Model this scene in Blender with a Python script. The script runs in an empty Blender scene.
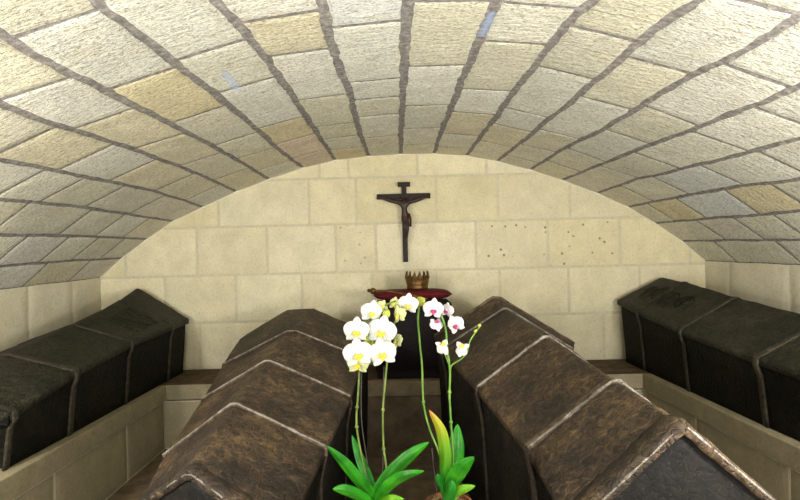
import bpy, bmesh, math, random
from mathutils import Vector, Matrix, noise
random.seed(7)
col = bpy.context.scene.collection
scn = bpy.context.scene
# ------------------------------------------------------------------ camera model
EYE = 1.38                       # eye above the crypt floor
F = 560.0                        # focal length in pixels of the 800x500 frame
VU, VV = 392.0, 254.0            # where the vault's axis meets the picture
ROLL = math.radians(1.4)
CR, SR = math.cos(ROLL), math.sin(ROLL)
YB = 4.6                         # back wall
def rot(u, v):
    du, dv = u-VU, v-VV
    return du*CR-dv*SR, du*SR+dv*CR
def P(u, v, Y):
    x, d = rot(u, v)
    return Vector((x*Y/F, Y, EYE-d*Y/F))
LEDGE = EYE-0.908
XL, XR = -2.40, 2.57
# ------------------------------------------------------------------ helpers
def link(name, me, parent=None):
    o = bpy.data.objects.new(name, me); col.objects.link(o)
    if parent: o.parent = parent
    return o
def mesh_from(bm, mats, smooth=False):
    me = bpy.data.meshes.new('m')
    bmesh.ops.recalc_face_normals(bm, faces=bm.faces[:])
    bm.to_mesh(me); bm.free()
    for m in (mats if isinstance(mats, (list, tuple)) else [mats]): me.materials.append(m)
    if smooth:
        for p in me.polygons: p.use_smooth = True
    return me
def obj(name, bm, mats, parent=None, smooth=False, base=None):
    if base is not None: bmesh.ops.translate(bm, verts=bm.verts[:], vec=-Vector(base))
    me = mesh_from(bm, mats, smooth); me.name = name
    return link(name, me, parent)
def tag(o, label, cat, group=None):
    o['label'] = label; o['category'] = cat
    if group: o['group'] = group
    return o
def struct(o, label=None):
    o['kind'] = 'structure'
    if label: o['label'] = label
    return o
def empty(name, loc):
    o = bpy.data.objects.new(name, None); col.objects.link(o); o.location = loc; o.empty_display_size = .05
    return o
def lerp(a, b, t): return a+(b-a)*t
def nz(p, s=1.0, seed=0.0): return noise.noise(Vector((p[0]*s+seed, p[1]*s-seed*.7, p[2]*s+seed*1.3)))
def add_box(bm, c, s, bev=0.0, rotm=None):
    g = bmesh.ops.create_cube(bm, size=1)
    vs = g['verts']
    bmesh.ops.scale(bm, vec=Vector(s), verts=vs)
    if bev:
        es = list({e for v in vs for e in v.link_edges})
        r = bmesh.ops.bevel(bm, geom=es, offset=bev, segments=2, profile=.6, affect='EDGES')
        vs = list({v for f in r['faces'] for v in f.verts} | {v for v in vs if v.is_valid})
    if rotm: bmesh.ops.transform(bm, matrix=rotm, verts=vs)
    bmesh.ops.translate(bm, vec=Vector(c), verts=vs)
def smooth_path(pts, n=6):
    pts = [Vector(p) for p in pts]
    if len(pts) < 3: return pts
    out = []
    for i in range(len(pts)-1):
        p0 = pts[max(i-1, 0)]; p1 = pts[i]; p2 = pts[i+1]; p3 = pts[min(i+2, len(pts)-1)]
        for k in range(n):
            t = k/n
            out.append(.5*((2*p1)+(-p0+p2)*t+(2*p0-5*p1+4*p2-p3)*t*t+(-p0+3*p1-3*p2+p3)*t**3))
    out.append(pts[-1])
    return out
def add_tube(bm, pts, r, seg=8):
    pts = [Vector(p) for p in pts]; n = len(pts)
    rings = []
    for i, p in enumerate(pts):
        t = (pts[min(i+1, n-1)]-pts[max(i-1, 0)]).normalized()
        a = Vector((0, 1, 0)) if abs(t.y) < .9 else Vector((1, 0, 0))
        x = t.cross(a).normalized(); y = t.cross(x)
        rr = r(i/(n-1)) if callable(r) else r
        rings.append([bm.verts.new(p+(x*math.cos(2*math.pi*k/seg)+y*math.sin(2*math.pi*k/seg))*rr) for k in range(seg)])
    for a, b in zip(rings, rings[1:]):
        for k in range(seg): bm.faces.new((a[k], a[(k+1) % seg], b[(k+1) % seg], b[k]))
    bm.faces.new(rings[0]); bm.faces.new(rings[-1])
def add_lathe(bm, prof, c, seg=32, caps=True):
    rings = [[bm.verts.new((c[0]+r*math.cos(2*math.pi*k/seg), c[1]+r*math.sin(2*math.pi*k/seg), c[2]+z)) for k in range(seg)] for r, z in prof]
    for a, b in zip(rings, rings[1:]):
        for k in range(seg): bm.faces.new((a[k], a[(k+1) % seg], b[(k+1) % seg], b[k]))
    if caps: bm.faces.new(rings[0]); bm.faces.new(rings[-1])
def loft(bm, rings, cap=True):
    R = [[bm.verts.new(p) for p in r] for r in rings]
    n = len(R[0])
    for a, b in zip(R, R[1:]):
        for k in range(n): bm.faces.new((a[k], a[(k+1) % n], b[(k+1) % n], b[k]))
    if cap: bm.faces.new(R[0]); bm.faces.new(R[-1])
# ------------------------------------------------------------------ materials
def srgb(*c):
    f = lambda x: (x/255)/12.92 if x/255 <= .04045 else ((x/255+.055)/1.055)**2.4
    return tuple(f(x) for x in c[:3])+(1.0,)
class NT:
    def __init__(s, name):
        s.m = bpy.data.materials.new(name); s.m.use_nodes = True
        s.t = s.m.node_tree; s.b = s.t.nodes['Principled BSDF']
        s.co = s.n('ShaderNodeTexCoord').outputs['Object']
    def n(s, k, **kw):
        n = s.t.nodes.new(k)
        for a, v in kw.items(): setattr(n, a, v)
        return n
    def l(s, a, b): s.t.links.new(a, b)
    def noise(s, scale, detail=4, rough=.6, vec=None, dist=0):
        n = s.n('ShaderNodeTexNoise'); n.inputs['Scale'].default_value = scale; n.inputs['Detail'].default_value = detail
        n.inputs['Roughness'].default_value = rough; n.inputs['Distortion'].default_value = dist
        s.l(vec or s.co, n.inputs['Vector']); return n.outputs['Fac']
    def voro(s, scale, feature='F1', vec=None):
        n = s.n('ShaderNodeTexVoronoi', feature=feature); n.inputs['Scale'].default_value = scale
        s.l(vec or s.co, n.inputs['Vector']); return n.outputs['Distance']
    def ramp(s, fac, stops):
        n = s.n('ShaderNodeValToRGB'); e = n.color_ramp.elements
        while len(e) < len(stops): e.new(.5)
        for q, (p, c) in zip(e, stops):
            q.position = p; q.color = c if len(c) == 4 else (*c, 1)
        s.l(fac, n.inputs['Fac']); return n.outputs['Color']
    def mix(s, a, b, fac, mode='MIX'):
        n = s.n('ShaderNodeMix', data_type='RGBA', blend_type=mode)
        for i, x in ((0, fac), (6, a), (7, b)):
            if hasattr(x, 'is_linked'): s.l(x, n.inputs[i])
            else: n.inputs[i].default_value = x
        return n.outputs[2]
    def math(s, a, b, op='MULTIPLY'):
        n = s.n('ShaderNodeMath', operation=op)
        for i, x in ((0, a), (1, b)):
            if hasattr(x, 'is_linked'): s.l(x, n.inputs[i])
            else: n.inputs[i].default_value = x
        return n.outputs[0]
    def bump(s, h, strength=.4, dist=.01):
        n = s.n('ShaderNodeBump'); n.inputs['Strength'].default_value = strength; n.inputs['Distance'].default_value = dist
        s.l(h, n.inputs['Height']); s.l(n.outputs[0], s.b.inputs['Normal'])
    def fin(s, colr=None, rough=.8, metal=0, spec=.3):
        if colr is not None:
            if hasattr(colr, 'is_linked'): s.l(colr, s.b.inputs['Base Color'])
            else: s.b.inputs['Base Color'].default_value = colr
        s.b.inputs['Roughness'].default_value = rough; s.b.inputs['Metallic'].default_value = metal
        s.b.inputs['Specular IOR Level'].default_value = spec
        return s.m
def g(v): return (v, v, v, 1)
def stone(name, base=None, rough_bump=.5, grain=90, contrast=.25, stretch=(1, 1, 1), specks=False):
    t = NT(name)
    mp = t.n('ShaderNodeMapping'); mp.inputs['Scale'].default_value = stretch; t.l(t.co, mp.inputs['Vector']); vec = mp.outputs[0]
    if base is None:
        a = t.n('ShaderNodeAttribute', attribute_name='tint'); c = a.outputs['Color']
    else: c = base
    big = t.ramp(t.noise(5, 5, .65), [(.3, g(.86)), (.7, g(1.06))])
    c = t.mix(c, big, 1.0, 'MULTIPLY')
    fine = t.noise(grain, 3, .7, vec)
    c = t.mix(c, t.ramp(fine, [(.32, g(1-contrast*1.3)), (.48, g(1)), (.75, g(1.04))]), 1.0, 'MULTIPLY')
    warm = t.ramp(t.noise(9, 3), [(.5, g(0)), (.75, g(.25))])
    c = t.mix(c, srgb(200, 184, 142), warm)
    if base is None:
        p = t.n('ShaderNodeAttribute', attribute_name='pit')
        spots = t.ramp(t.voro(13), [(.10, g(1)), (.17, g(0))])
        c = t.mix(c, srgb(110, 98, 78), t.math(t.math(spots, p.outputs['Fac']), .8))
    if specks:
        c = t.mix(c, srgb(128, 118, 102), t.ramp(t.noise(150, 2, .6, vec), [(.57, g(0)), (.64, g(.85))]))
    h = t.math(fine, t.math(t.noise(grain*.3, 4, .6, vec), 1.5), 'ADD')
    t.bump(h, rough_bump, .012)
    return t.fin(c, .92, 0, .15)
M = {}
M['vault'] = stone('vault_limestone', None, 1.0, 95, .34, (.55, 1.5, .55), True)
M['wall'] = stone('wall_limestone', None, .28, 70, .14)
t = NT('vault_mortar'); c = t.ramp(t.noise(40, 5, .7), [(.3, srgb(100, 96, 95)), (.5, srgb(134, 129, 126)), (.72, srgb(184, 178, 171))]); t.bump(t.noise(70, 4), .6, .01); M['mortar'] = t.fin(c, .95, 0, .1)
t = NT('wall_mortar'); c = t.ramp(t.noise(30, 4), [(.3, srgb(192, 183, 155)), (.7, srgb(212, 203, 176))]); M['wmortar'] = t.fin(c, .95, 0, .1)
M['ledge'] = stone('ledge_stone', srgb(150, 140, 114), .3, 60, .2)
t = NT('brown_ledge_top'); c = t.ramp(t.noise(14, 5), [(.3, srgb(66, 54, 42)), (.7, srgb(104, 88, 68))]); M['ledge_top'] = t.fin(c, .9, 0, .15)  # brown for the top face of the back ledge
t = NT('floor_flagstone'); c = t.ramp(t.noise(10, 6), [(.3, srgb(94, 82, 66)), (.7, srgb(136, 118, 94))]); t.bump(t.noise(40, 4), .3); M['floor'] = t.fin(c, .85, 0, .2)
t = NT('panel_brown'); t.bump(t.noise(40, 4), .3); M['brown_panel'] = t.fin(t.ramp(t.noise(8, 6), [(.3, srgb(82, 70, 55)), (.7, srgb(122, 106, 84))]), .85, 0, .15)
t = NT('panel_cap_brown'); M['brown_panel_cap'] = t.fin(t.ramp(t.noise(8, 6), [(.3, srgb(112, 98, 78)), (.7, srgb(146, 130, 104))]), .85, 0, .15)
t = NT('painted_arris_light'); M['arris_light'] = t.fin(t.ramp(t.noise(20), [(.3, srgb(232, 226, 204)), (.7, srgb(246, 242, 226))]), .9, 0, .1)
def patina(name, cols, bump=.6, rough=.6, spec=.35, fig=34, metal=0.0):
    t = NT(name)
    w = t.n('ShaderNodeMapping'); t.l(t.co, w.inputs['Vector'])
    nn = t.n('ShaderNodeTexNoise'); nn.inputs['Scale'].default_value = 9; t.l(t.co, nn.inputs['Vector'])
    dv = t.n('ShaderNodeVectorMath', operation='MULTIPLY_ADD'); dv.inputs[1].default_value = (.09, .09, .09)
    t.l(nn.outputs['Color'], dv.inputs[0]); t.l(t.co, dv.inputs[2]); vec = dv.outputs[0]
    edge = t.voro(fig, 'DISTANCE_TO_EDGE', vec)
    n1 = t.noise(26, 6, .7, vec, .6); n2 = t.noise(4, 4, .6)
    f = t.math(t.math(n1, .75), t.math(n2, .45), 'ADD')
    c = t.ramp(f, [(.42, cols[0]), (.56, cols[1]), (.64, cols[2]), (.74, cols[3])])
    line = t.ramp(edge, [(.0, g(1)), (.09, g(0))])
    c = t.mix(c, cols[3], t.math(line, t.ramp(n2, [(.38, g(.03)), (.62, g(.5))])))
    sp = t.ramp(t.noise(120, 2), [(.62, g(0)), (.72, g(.5))])
    c = t.mix(c, cols[4], sp)
    h = t.math(t.ramp(edge, [(0, g(0)), (.16, g(1))]), t.math(n1, 1.2), 'ADD')
    t.bump(h, bump, .012)
    return t.fin(c, rough, metal, spec)
M['lid'] = patina('brown_worn_lid', [srgb(27, 22, 19), srgb(48, 39, 32), srgb(68, 55, 43), srgb(112, 90, 63), srgb(112, 98, 80)], .5, .62, .3, 34)
M['chest'] = patina('blackened_chest', [srgb(10, 9, 8), srgb(17, 15, 12), srgb(26, 23, 17), srgb(42, 35, 25), srgb(50, 44, 34)], .4, .7, .15)
M['gable'] = patina('dark_gable', [srgb(10, 9, 9), srgb(17, 15, 14), srgb(25, 22, 21), srgb(30, 26, 25), srgb(66, 60, 60)], .15, .7, .2, 40)  # near-black grey of the gable panels
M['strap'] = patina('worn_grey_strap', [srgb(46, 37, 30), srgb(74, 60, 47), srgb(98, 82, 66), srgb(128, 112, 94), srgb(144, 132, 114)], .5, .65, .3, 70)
M['sidestrap'] = patina('dark_side_strap', [srgb(24, 20, 16), srgb(38, 31, 24), srgb(54, 44, 34), srgb(78, 64, 48), srgb(88, 76, 60)], .5, .65, .25, 70)  # darker strap colour below the eaves
M['worn'] = patina('rubbed_pale_edge', [srgb(74, 64, 54), srgb(110, 100, 90), srgb(144, 136, 128), srgb(168, 162, 156), srgb(180, 176, 170)], .5, .6, .4, 60)
M['dlid'] = patina('dark_olive_lid', [srgb(17, 17, 11), srgb(29, 28, 18), srgb(40, 38, 25), srgb(60, 54, 38), srgb(72, 66, 50)], .6, .6, .25)
M['dchest'] = patina('black_green_chest', [srgb(8, 8, 6), srgb(13, 13, 9), srgb(20, 19, 13), srgb(30, 27, 19), srgb(38, 32, 25)], .35, .7, .12)
M['dstrap'] = patina('tarnished_strap', [srgb(23, 20, 14), srgb(37, 32, 23), srgb(52, 46, 33), srgb(72, 64, 48), srgb(84, 76, 58)], .4, .6, .35, 50)
t = NT('black_cloth'); M['black'] = t.fin(t.ramp(t.noise(60), [(.3, srgb(14, 11, 12)), (.7, srgb(30, 24, 24))]), .85, 0, .2)
t = NT('burgundy_velvet'); M['velvet'] = t.fin(t.ramp(t.noise(30, 4), [(.3, srgb(62, 10, 16)), (.7, srgb(100, 18, 28))]), .75, 0, .2)
t = NT('old_gold'); M['gold'] = t.fin(t.ramp(t.noise(40, 4), [(.3, srgb(58, 38, 18)), (.7, srgb(126, 92, 44))]), .45, .6, .4)
t = NT('dark_walnut'); M['wood'] = t.fin(t.ramp(t.noise(30, 4), [(.3, srgb(28, 18, 20)), (.7, srgb(46, 31, 32))]), .6, 0, .3)
t = NT('carved_brown_wood'); M['figure'] = t.fin(t.ramp(t.noise(30, 4), [(.3, srgb(34, 20, 18)), (.7, srgb(54, 32, 28))]), .45, 0, .4)
t = NT('reddish_loincloth'); M['loin'] = t.fin(srgb(64, 28, 25), .6, 0, .3)
def petal_mat(name, c0, c1, sc=22):
    t = NT(name); c = t.ramp(t.noise(sc, 3), [(.35, c0), (.7, c1)])
    return t.fin(c, .6, 0, .12)
M['petal'] = petal_mat('white_petal', srgb(186, 188, 180), srgb(204, 205, 198))
M['petal_pink'] = petal_mat('blush_petal', srgb(190, 180, 184), srgb(206, 203, 202), 40)
M['petal_green'] = petal_mat('greenish_petal', srgb(162, 168, 104), srgb(192, 195, 156))
M['lip'] = petal_mat('yellow_lip', srgb(186, 156, 20), srgb(208, 194, 96), 60)
M['lip_pink'] = petal_mat('magenta_lip', srgb(132, 20, 74), srgb(182, 90, 132), 60)
M['bud'] = petal_mat('yellow_green_bud', srgb(140, 150, 50), srgb(180, 180, 88))
def leaf_mat(name, c0, c1, c2):
    t = NT(name); c = t.ramp(t.noise(14, 3), [(.3, c0), (.55, c1), (.8, c2)]); t.bump(t.noise(30, 3), .15)
    return t.fin(c, .45, 0, .3)
M['leaf'] = leaf_mat('orchid_leaf', srgb(16, 80, 10), srgb(36, 120, 16), srgb(76, 150, 30))
M['leaf_light'] = leaf_mat('young_leaf', srgb(70, 136, 22), srgb(100, 160, 34), srgb(144, 178, 58))
M['leaf_dark'] = leaf_mat('dark_green_leaf', srgb(16, 78, 16), srgb(28, 116, 24), srgb(46, 140, 34))  # deeper green for some of the leaves
t = NT('yellowing_leaf')
ga = t.n('ShaderNodeAttribute', attribute_name='along')
M['leaf_yellow'] = t.fin(t.ramp(ga.outputs['Fac'], [(.3, srgb(44, 112, 16)), (.6, srgb(92, 136, 26)), (.85, srgb(146, 142, 32)), (.98, srgb(166, 100, 44))]), .4, 0, .4)
t = NT('flower_stalk'); M['stalk'] = t.fin(t.ramp(t.noise(18, 3), [(.35, srgb(74, 92, 32)), (.6, srgb(104, 120, 54)), (.8, srgb(126, 114, 70))]), .5, 0, .3)
t = NT('bright_stalk'); M['stalk_green'] = t.fin(t.ramp(t.noise(18, 3), [(.35, srgb(70, 112, 32)), (.7, srgb(112, 146, 60))]), .5, 0, .3)
t = NT('support_stake'); M['stake'] = t.fin(t.ramp(t.noise(40), [(.3, srgb(34, 30, 26)), (.7, srgb(70, 64, 58))]), .6, 0, .3)
t = NT('bark_chips'); M['bark'] = t.fin(t.ramp(t.noise(60, 4), [(.3, srgb(84, 62, 42)), (.7, srgb(176, 150, 112))]), .9, 0, .1)
t = NT('terracotta'); M['pot'] = t.fin(t.ramp(t.noise(20, 4), [(.3, srgb(120, 72, 48)), (.7, srgb(150, 94, 64))]), .8, 0, .2)
# ------------------------------------------------------------------ block builder for masonry
class Masonry:
    def __init__(s):
        s.bm = bmesh.new(); s.tint = s.bm.verts.layers.float_color.new('tint'); s.pit = s.bm.verts.layers.float.new('pit')
    def block(s, fn, a0, a1, b0, b1, wa, wb, la, lb, h, tint, jit=.3, cell=.04, pit=0.0):
        """fn(a,b)->(point, normal); la, lb: metres per unit of a, b; wa, wb: half joint widths in metres"""
        A = max(3, int((a1-a0)*la/cell)); B = max(3, int(abs(b1-b0)*lb/cell)); sd = random.random()*50
        def edge(a, b, w, ax): # jittered half width
            p = fn(a, b)[0]
            return w*(1+jit*(1.5*nz(p, 9, sd+ax)+1.1*nz(p, 34, sd+ax)))
        fa = [0, .012/max(.05, (a1-a0)*la)]; fa = fa+[lerp(fa[1], 1-fa[1], i/A) for i in range(1, A)]+[1-fa[1], 1]
        fb = [0, .012/max(.05, abs(b1-b0)*lb)]; fb = fb+[lerp(fb[1], 1-fb[1], i/B) for i in range(1, B)]+[1-fb[1], 1]
        V = []
        for i, ta in enumerate(fa):
            row = []
            for j, tb in enumerate(fb):
                bb = lerp(b0, b1, tb); aa = lerp(a0, a1, ta)
                aL = a0+edge(a0, bb, wa, 0)/la; aR = a1-edge(a1, bb, wa, 3)/la
                sg = 1 if b1 > b0 else -1
                bL = b0+sg*edge(aa, b0, wb, 5)/lb; bR = b1-sg*edge(aa, b1, wb, 8)/lb
                p, n = fn(lerp(aL, aR, ta), lerp(bL, bR, tb))
                out = i in (0, len(fa)-1) or j in (0, len(fb)-1)
                hh = -.002 if out else h*(1+.3*nz(p, 6, sd)+.18*nz(p, 25, sd))
                v = s.bm.verts.new(p+n*hh); v[s.tint] = tint; v[s.pit] = pit
                row.append(v)
            V.append(row)
        for i in range(len(fa)-1):
            for j in range(len(fb)-1):
                f = s.bm.faces.new((V[i][j], V[i+1][j], V[i+1][j+1], V[i][j+1])); f.smooth = True
    def sheet(s, fn, a0, a1, b0, b1, A, B):
        V = [[s.bm.verts.new(fn(lerp(a0, a1, i/A), lerp(b0, b1, j/B))[0]) for j in range(B+1)] for i in range(A+1)]
        for i in range(A):
            for j in range(B):
                f = s.bm.faces.new((V[i][j], V[i+1][j], V[i+1][j+1], V[i][j+1])); f.material_index = 1
    def done(s, name, mats, toward):
        me = bpy.data.meshes.new(name)
        s.bm.normal_update()
        for f in s.bm.faces:
            if f.normal.dot(toward-f.calc_center_median()) < 0: f.normal_flip()
        s.bm.to_mesh(me); s.bm.free()
        for m in mats: me.materials.append(m)
        return link(name, me)
def vary(c, k=.05):
    d = 1+random.uniform(-k, k)
    return tuple(min(1, x*d) for x in c[:3])+(1.0,)
# ------------------------------------------------------------------ the vault
J = [ # each long mortar joint, from the back wall towards the visitor
 [(100,278),(50,284),(0,290)], [(122,258),(67,261),(0,266)], [(147,239),(72,236),(0,235)],
 [(173,221),(132,215),(87,207.5),(40,202.5),(0,199)], [(203,207),(160,192.5),(115,182.5),(65,172.5),(0,160)],
 [(236,191.5),(200,174.5),(140,152),(82,132),(37,119),(0,104)],
 [(269,179),(232,157),(195,137),(160,118.5),(105,90),(70,75),(37,57),(5,37)],
 [(303,167.5),(282,152),(260,132),(225,102),(200,82),(170,59),(130,27),(105,11),(97,0)],
 [(335,160),(315,130),(295,101),(270,62),(245,32),(216,0)],
 [(369,156),(365,147),(358,126),(350,95),(337,60),(327,27),(322,0)],
 [(401,154),(401,127),(402.5,100),(405,50),(407,0)],
 [(434,153.5),(441,130),(450,112),(462,82),(480,40),(496,0)],
 [(467,155.5),(480,137),(499,113),(517,87),(545,52),(570,20),(592,0)],
 [(497,161),(522,142),(547,120),(572,101),(600,77),(642,40),(675,15),(700,1)],
 [(530,169.5),(575,142),(600,131),(650,100),(692,75),(725,61),(760,42),(786,25)],
 [(562,180),(600,165),(650,145),(715,121),(787,92)],
 [(597,193),(637,179),(695,166),(742,154),(787,142)],
 [(628,207),(687,195),(740,186),(787,181)], [(655,223),(725,217),(789,212)],
 [(682,241),(725,240),(789,240)], [(705,261),(789,265)]]
T = [ # cross joints of each course, near to far
 [(35,276),(79.5,272)], [(10,250),(54,247),(85,249),(112,250)], [(10,211),(75,223),(110,226),(136,228)],
 [(20,181),(62,191),(105,197),(147,204)], [(24,142),(85,160.5),(132,172.5),(175,181),(202,194)],
 [(36,87),(104,119),(159,142),(203,154),(232,172)], [(55,25),(141,80),(200,112),(236,138),(256,152.5),(274,165)],
 [(210,51),(245,86),(281,122),(296,138),(312,151)], [(282,15),(300,52),(324,96),(336,124),(343,136),(350,147)],
 [(365,24),(375,80),(378,98),(380,115),(384,136)], [(450,0),(439,66),(427,105),(424,128.5),(420,144.5)],
 [(541,6),(519,45),(487,90),(474,113),(462,135),(455,148)], [(605,35),(567,73),(526,112),(512,127),(497,144)],
 [(757,5),(660,66),(608,105),(559,133),(539,149),(524,160)], [(757,74),(671,114),(629,139),(587,156),(566,170)],
 [(787,115),(722,146),(657,160),(619,171)], [(781,152),(722,175),(671,186),(637,193)], [(790,193),(742,202),(691,207),(661,211)],
 [(790,217),(749,229),(711,230.5)], [(789,246),(725.5,251)]]
YN = -0.6                       # the vault runs on past the visitor
def joint_tab(pts):
    rb = math.hypot(*rot(*pts[0])); tab = []
    for u, v in pts:
        x, d = rot(u, v); tab.append((YB*rb/math.hypot(x, d), math.atan2(x, -d)))
    return rb*YB/F, tab         # radius about the axis, (Y, angle) falling Y
TAB = [joint_tab(p) for p in J]
def jpt(k, Y):
    R, tab = TAB[k]
    if Y >= tab[0][0]: a = tab[0][1]
    elif Y <= tab[-1][0]: a = tab[-1][1]
    else:
        for (y0, a0), (y1, a1) in zip(tab, tab[1:]):
            if y1 <= Y <= y0: a = lerp(a0, a1, (y0-Y)/(y0-y1)); break
    w = .006*noise.noise(Vector((Y*3, k*7.3, 0)))*(1 if Y < 4.3 else 0)
    a += w/R
    return Vector((R*math.sin(a), Y, EYE+R*math.cos(a)))
AX = Vector((.08, 0, EYE-.3))
def course(k):
    def fn(s, Y):
        p = lerp(jpt(k, Y), jpt(k+1, Y), s)
        n = Vector((AX.x-p.x, 0, AX.z-p.z)).normalized()
        return p, n
    return fn
PALE = [srgb(232,229,213), srgb(226,222,203), srgb(236,233,221), srgb(229,225,203), srgb(230,228,216)]
YEL = srgb(231,219,182); YEL2 = srgb(230,222,194); PINK = srgb(234,216,194); COOL = srgb(230,231,226)
SPECIAL = [((170,96),YEL),((290,33),YEL2),((289,130),YEL),((296,146),PINK),((320,155),PINK),((350,152),YEL),((672,207),YEL),((768,198),YEL),((55,152),YEL2),((190,148),YEL2),
           ((108,120),YEL2),((150,180),YEL2),((360,12),COOL),((690,195),COOL),((455,155),YEL2),((505,150),YEL2),((470,140),YEL2),((253,165),YEL2),((240,185),YEL2),((52,265),YEL2)]
def special(k, Yn, Yf):
    for (u, v), c in SPECIAL:
        x, d = rot(u, v); a = math.atan2(x, -d)
        for f in (.3, .5, .7):
            Y = lerp(Yn, Yf, f)
            def ang(q): p = jpt(q, Y); return math.atan2(p.x, p.z-EYE)
            if ang(k) < a < ang(k+1):
                m = lerp(jpt(k, Y), jpt(k+1, Y), .5); r = math.hypot(m.x, m.z-EYE)
                y = r*F/math.hypot(x, d)
                if Yn < y < Yf: return c
    return None
def vault_hit(u, v):
    x, d = rot(u, v); a = math.atan2(x, -d); Y = 3.0
    for _ in range(30):
        for q in range(20):
            p0, p1 = jpt(q, Y), jpt(q+1, Y)
            a0 = math.atan2(p0.x, p0.z-EYE); a1 = math.atan2(p1.x, p1.z-EYE)
            if a0 <= a <= a1:
                m = lerp(p0, p1, (a-a0)/(a1-a0)); Y = .5*Y+.5*math.hypot(m.x, m.z-EYE)*F/math.hypot(x, d); break
    return P(u, v, Y)
def blue_mark(mat, uv0, uv1, rad, colr):
    """mixes a pale blue mark into a vault material, between two points"""
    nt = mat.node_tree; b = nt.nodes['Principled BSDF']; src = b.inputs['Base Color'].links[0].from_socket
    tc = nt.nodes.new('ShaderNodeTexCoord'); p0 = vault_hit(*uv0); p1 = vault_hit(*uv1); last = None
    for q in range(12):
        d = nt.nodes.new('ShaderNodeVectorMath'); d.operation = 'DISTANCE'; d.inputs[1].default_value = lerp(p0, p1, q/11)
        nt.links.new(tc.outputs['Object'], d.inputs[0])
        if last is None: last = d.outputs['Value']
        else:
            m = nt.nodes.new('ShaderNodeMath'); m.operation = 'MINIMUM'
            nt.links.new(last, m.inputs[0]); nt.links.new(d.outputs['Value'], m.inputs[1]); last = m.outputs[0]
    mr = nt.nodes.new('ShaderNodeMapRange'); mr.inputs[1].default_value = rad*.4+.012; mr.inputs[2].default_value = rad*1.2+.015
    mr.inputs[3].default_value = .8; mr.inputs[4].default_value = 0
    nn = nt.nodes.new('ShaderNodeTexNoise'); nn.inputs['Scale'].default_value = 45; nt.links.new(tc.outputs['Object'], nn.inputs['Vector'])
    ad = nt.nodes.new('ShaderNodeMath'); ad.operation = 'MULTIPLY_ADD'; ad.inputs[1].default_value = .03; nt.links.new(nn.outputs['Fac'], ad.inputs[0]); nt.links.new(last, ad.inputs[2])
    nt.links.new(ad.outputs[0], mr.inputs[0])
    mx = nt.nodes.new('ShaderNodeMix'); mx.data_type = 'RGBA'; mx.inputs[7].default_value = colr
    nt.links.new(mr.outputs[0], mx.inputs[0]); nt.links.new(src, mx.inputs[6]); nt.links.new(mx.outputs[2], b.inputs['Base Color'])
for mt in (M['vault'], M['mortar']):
    blue_mark(mt, (224, 72), (237, 88), .020, srgb(186, 204, 236))
    blue_mark(mt, (492, 14), (482, 35), .018, srgb(160, 178, 214))
mv = Masonry()
for k in range(20):
    fn = course(k)
    ys = []
    for (u, v) in T[k]:
        x, d = rot(u, v)
        m = lerp(jpt(k, 3.5), jpt(k+1, 3.5), .5)
        ys.append(min(YB-.06, math.hypot(m.x, m.z-EYE)*F/math.hypot(x, d)))
    ys = sorted(ys); y = ys[0]
    while y > YN:
        y -= random.uniform(.5, .75); ys.insert(0, max(y, YN))
    if YB-ys[-1] > .1: ys.append(YB+.02)
    else: ys[-1] = YB+.02
    W = (jpt(k+1, 3)-jpt(k, 3)).length
    mid = 1-abs(k-9.5)/10
    for yn, yf in zip(ys, ys[1:]):
        if yf-yn < .03: continue
        tint = special(k, yn, yf)
        if tint is None:
            tint = random.choice(PALE)
            if yn > 3.3: tint = tuple(lerp(tint[i], YEL2[i], random.uniform(.2, .6)) for i in range(3))+(1,)
        far = (yn+yf)/2
        wl = (.009+.006*mid)*(1 if far < 3.6 else .8)
        mv.block(fn, 0, 1, yn, yf, wl, .0042 if far > 2 else .0065, W, 1, .003, vary(tint, .045), .42, .03 if yf > 0 else .12)
    mv.sheet(fn, 0, 1, YN, YB+.02, 1, 60)
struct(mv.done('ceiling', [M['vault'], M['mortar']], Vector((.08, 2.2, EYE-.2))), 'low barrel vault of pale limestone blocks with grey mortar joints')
# fillet where vault meets back wall, painted white as light catching the arris
bm = bmesh.new()
add_tube(bm, smooth_path([jpt(k, YB-.004) for k in range(21)], 4), .0095, 6)
struct(obj('arris_light_strip', bm, M['arris_light'], smooth=True))
# ------------------------------------------------------------------ walls
def zlev(v): return P(392, v, YB).z
def xat(u, v): return P(u, v, YB).x
mw = Masonry()
def back(x, z): return Vector((x, YB+.004*0, z)), Vector((0, -1, 0))
rows = [(130, 177, [250, 319, 348, 417, 486, 560]), (177, 223, [140, 218, 309, 356, 436, 498, 570, 660]), (223, 271, [60, 125, 197, 267, 336, 376, 476, 548, 620, 690]),
        (271, 318, [60, 165, 236, 302, 372, 437, 500, 569, 640, 720]), (318, 365, [60, 130, 200, 270, 345, 410, 470, 535, 604, 680, 750]), (365, 425, [60, 160, 250, 340, 430, 520, 600, 700])]
CREAM = [srgb(224,214,182), srgb(219,209,178), srgb(226,217,188), srgb(221,210,174)]
for v0, v1, us in rows:
    xs = [XL-.05]+[xat(u, (v0+v1)/2) for u in us if XL < xat(u, (v0+v1)/2) < XR]+[XR+.05]
    for xa, xb in zip(xs, xs[1:]):
        um = 392+(xa+xb)/2*F/YB
        pit = 1.0 if (v0 == 223 and 470 < um < 620) else .55 if (v0 == 223 and 336 < um < 378) else .12
        mw.block(back, xa, xb, zlev(v1), zlev(v0), .0045, .004, 1, 1, .0014, vary(random.choice(CREAM), .035), .45, .045, pit)
mw.sheet(back, XL-.05, XR+.05, zlev(425), zlev(125), 2, 2)
struct(mw.done('wall_back', [M['wall'], M['wmortar']], Vector((0, 0, 1.5))), 'cream ashlar end wall under the vault')
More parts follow.
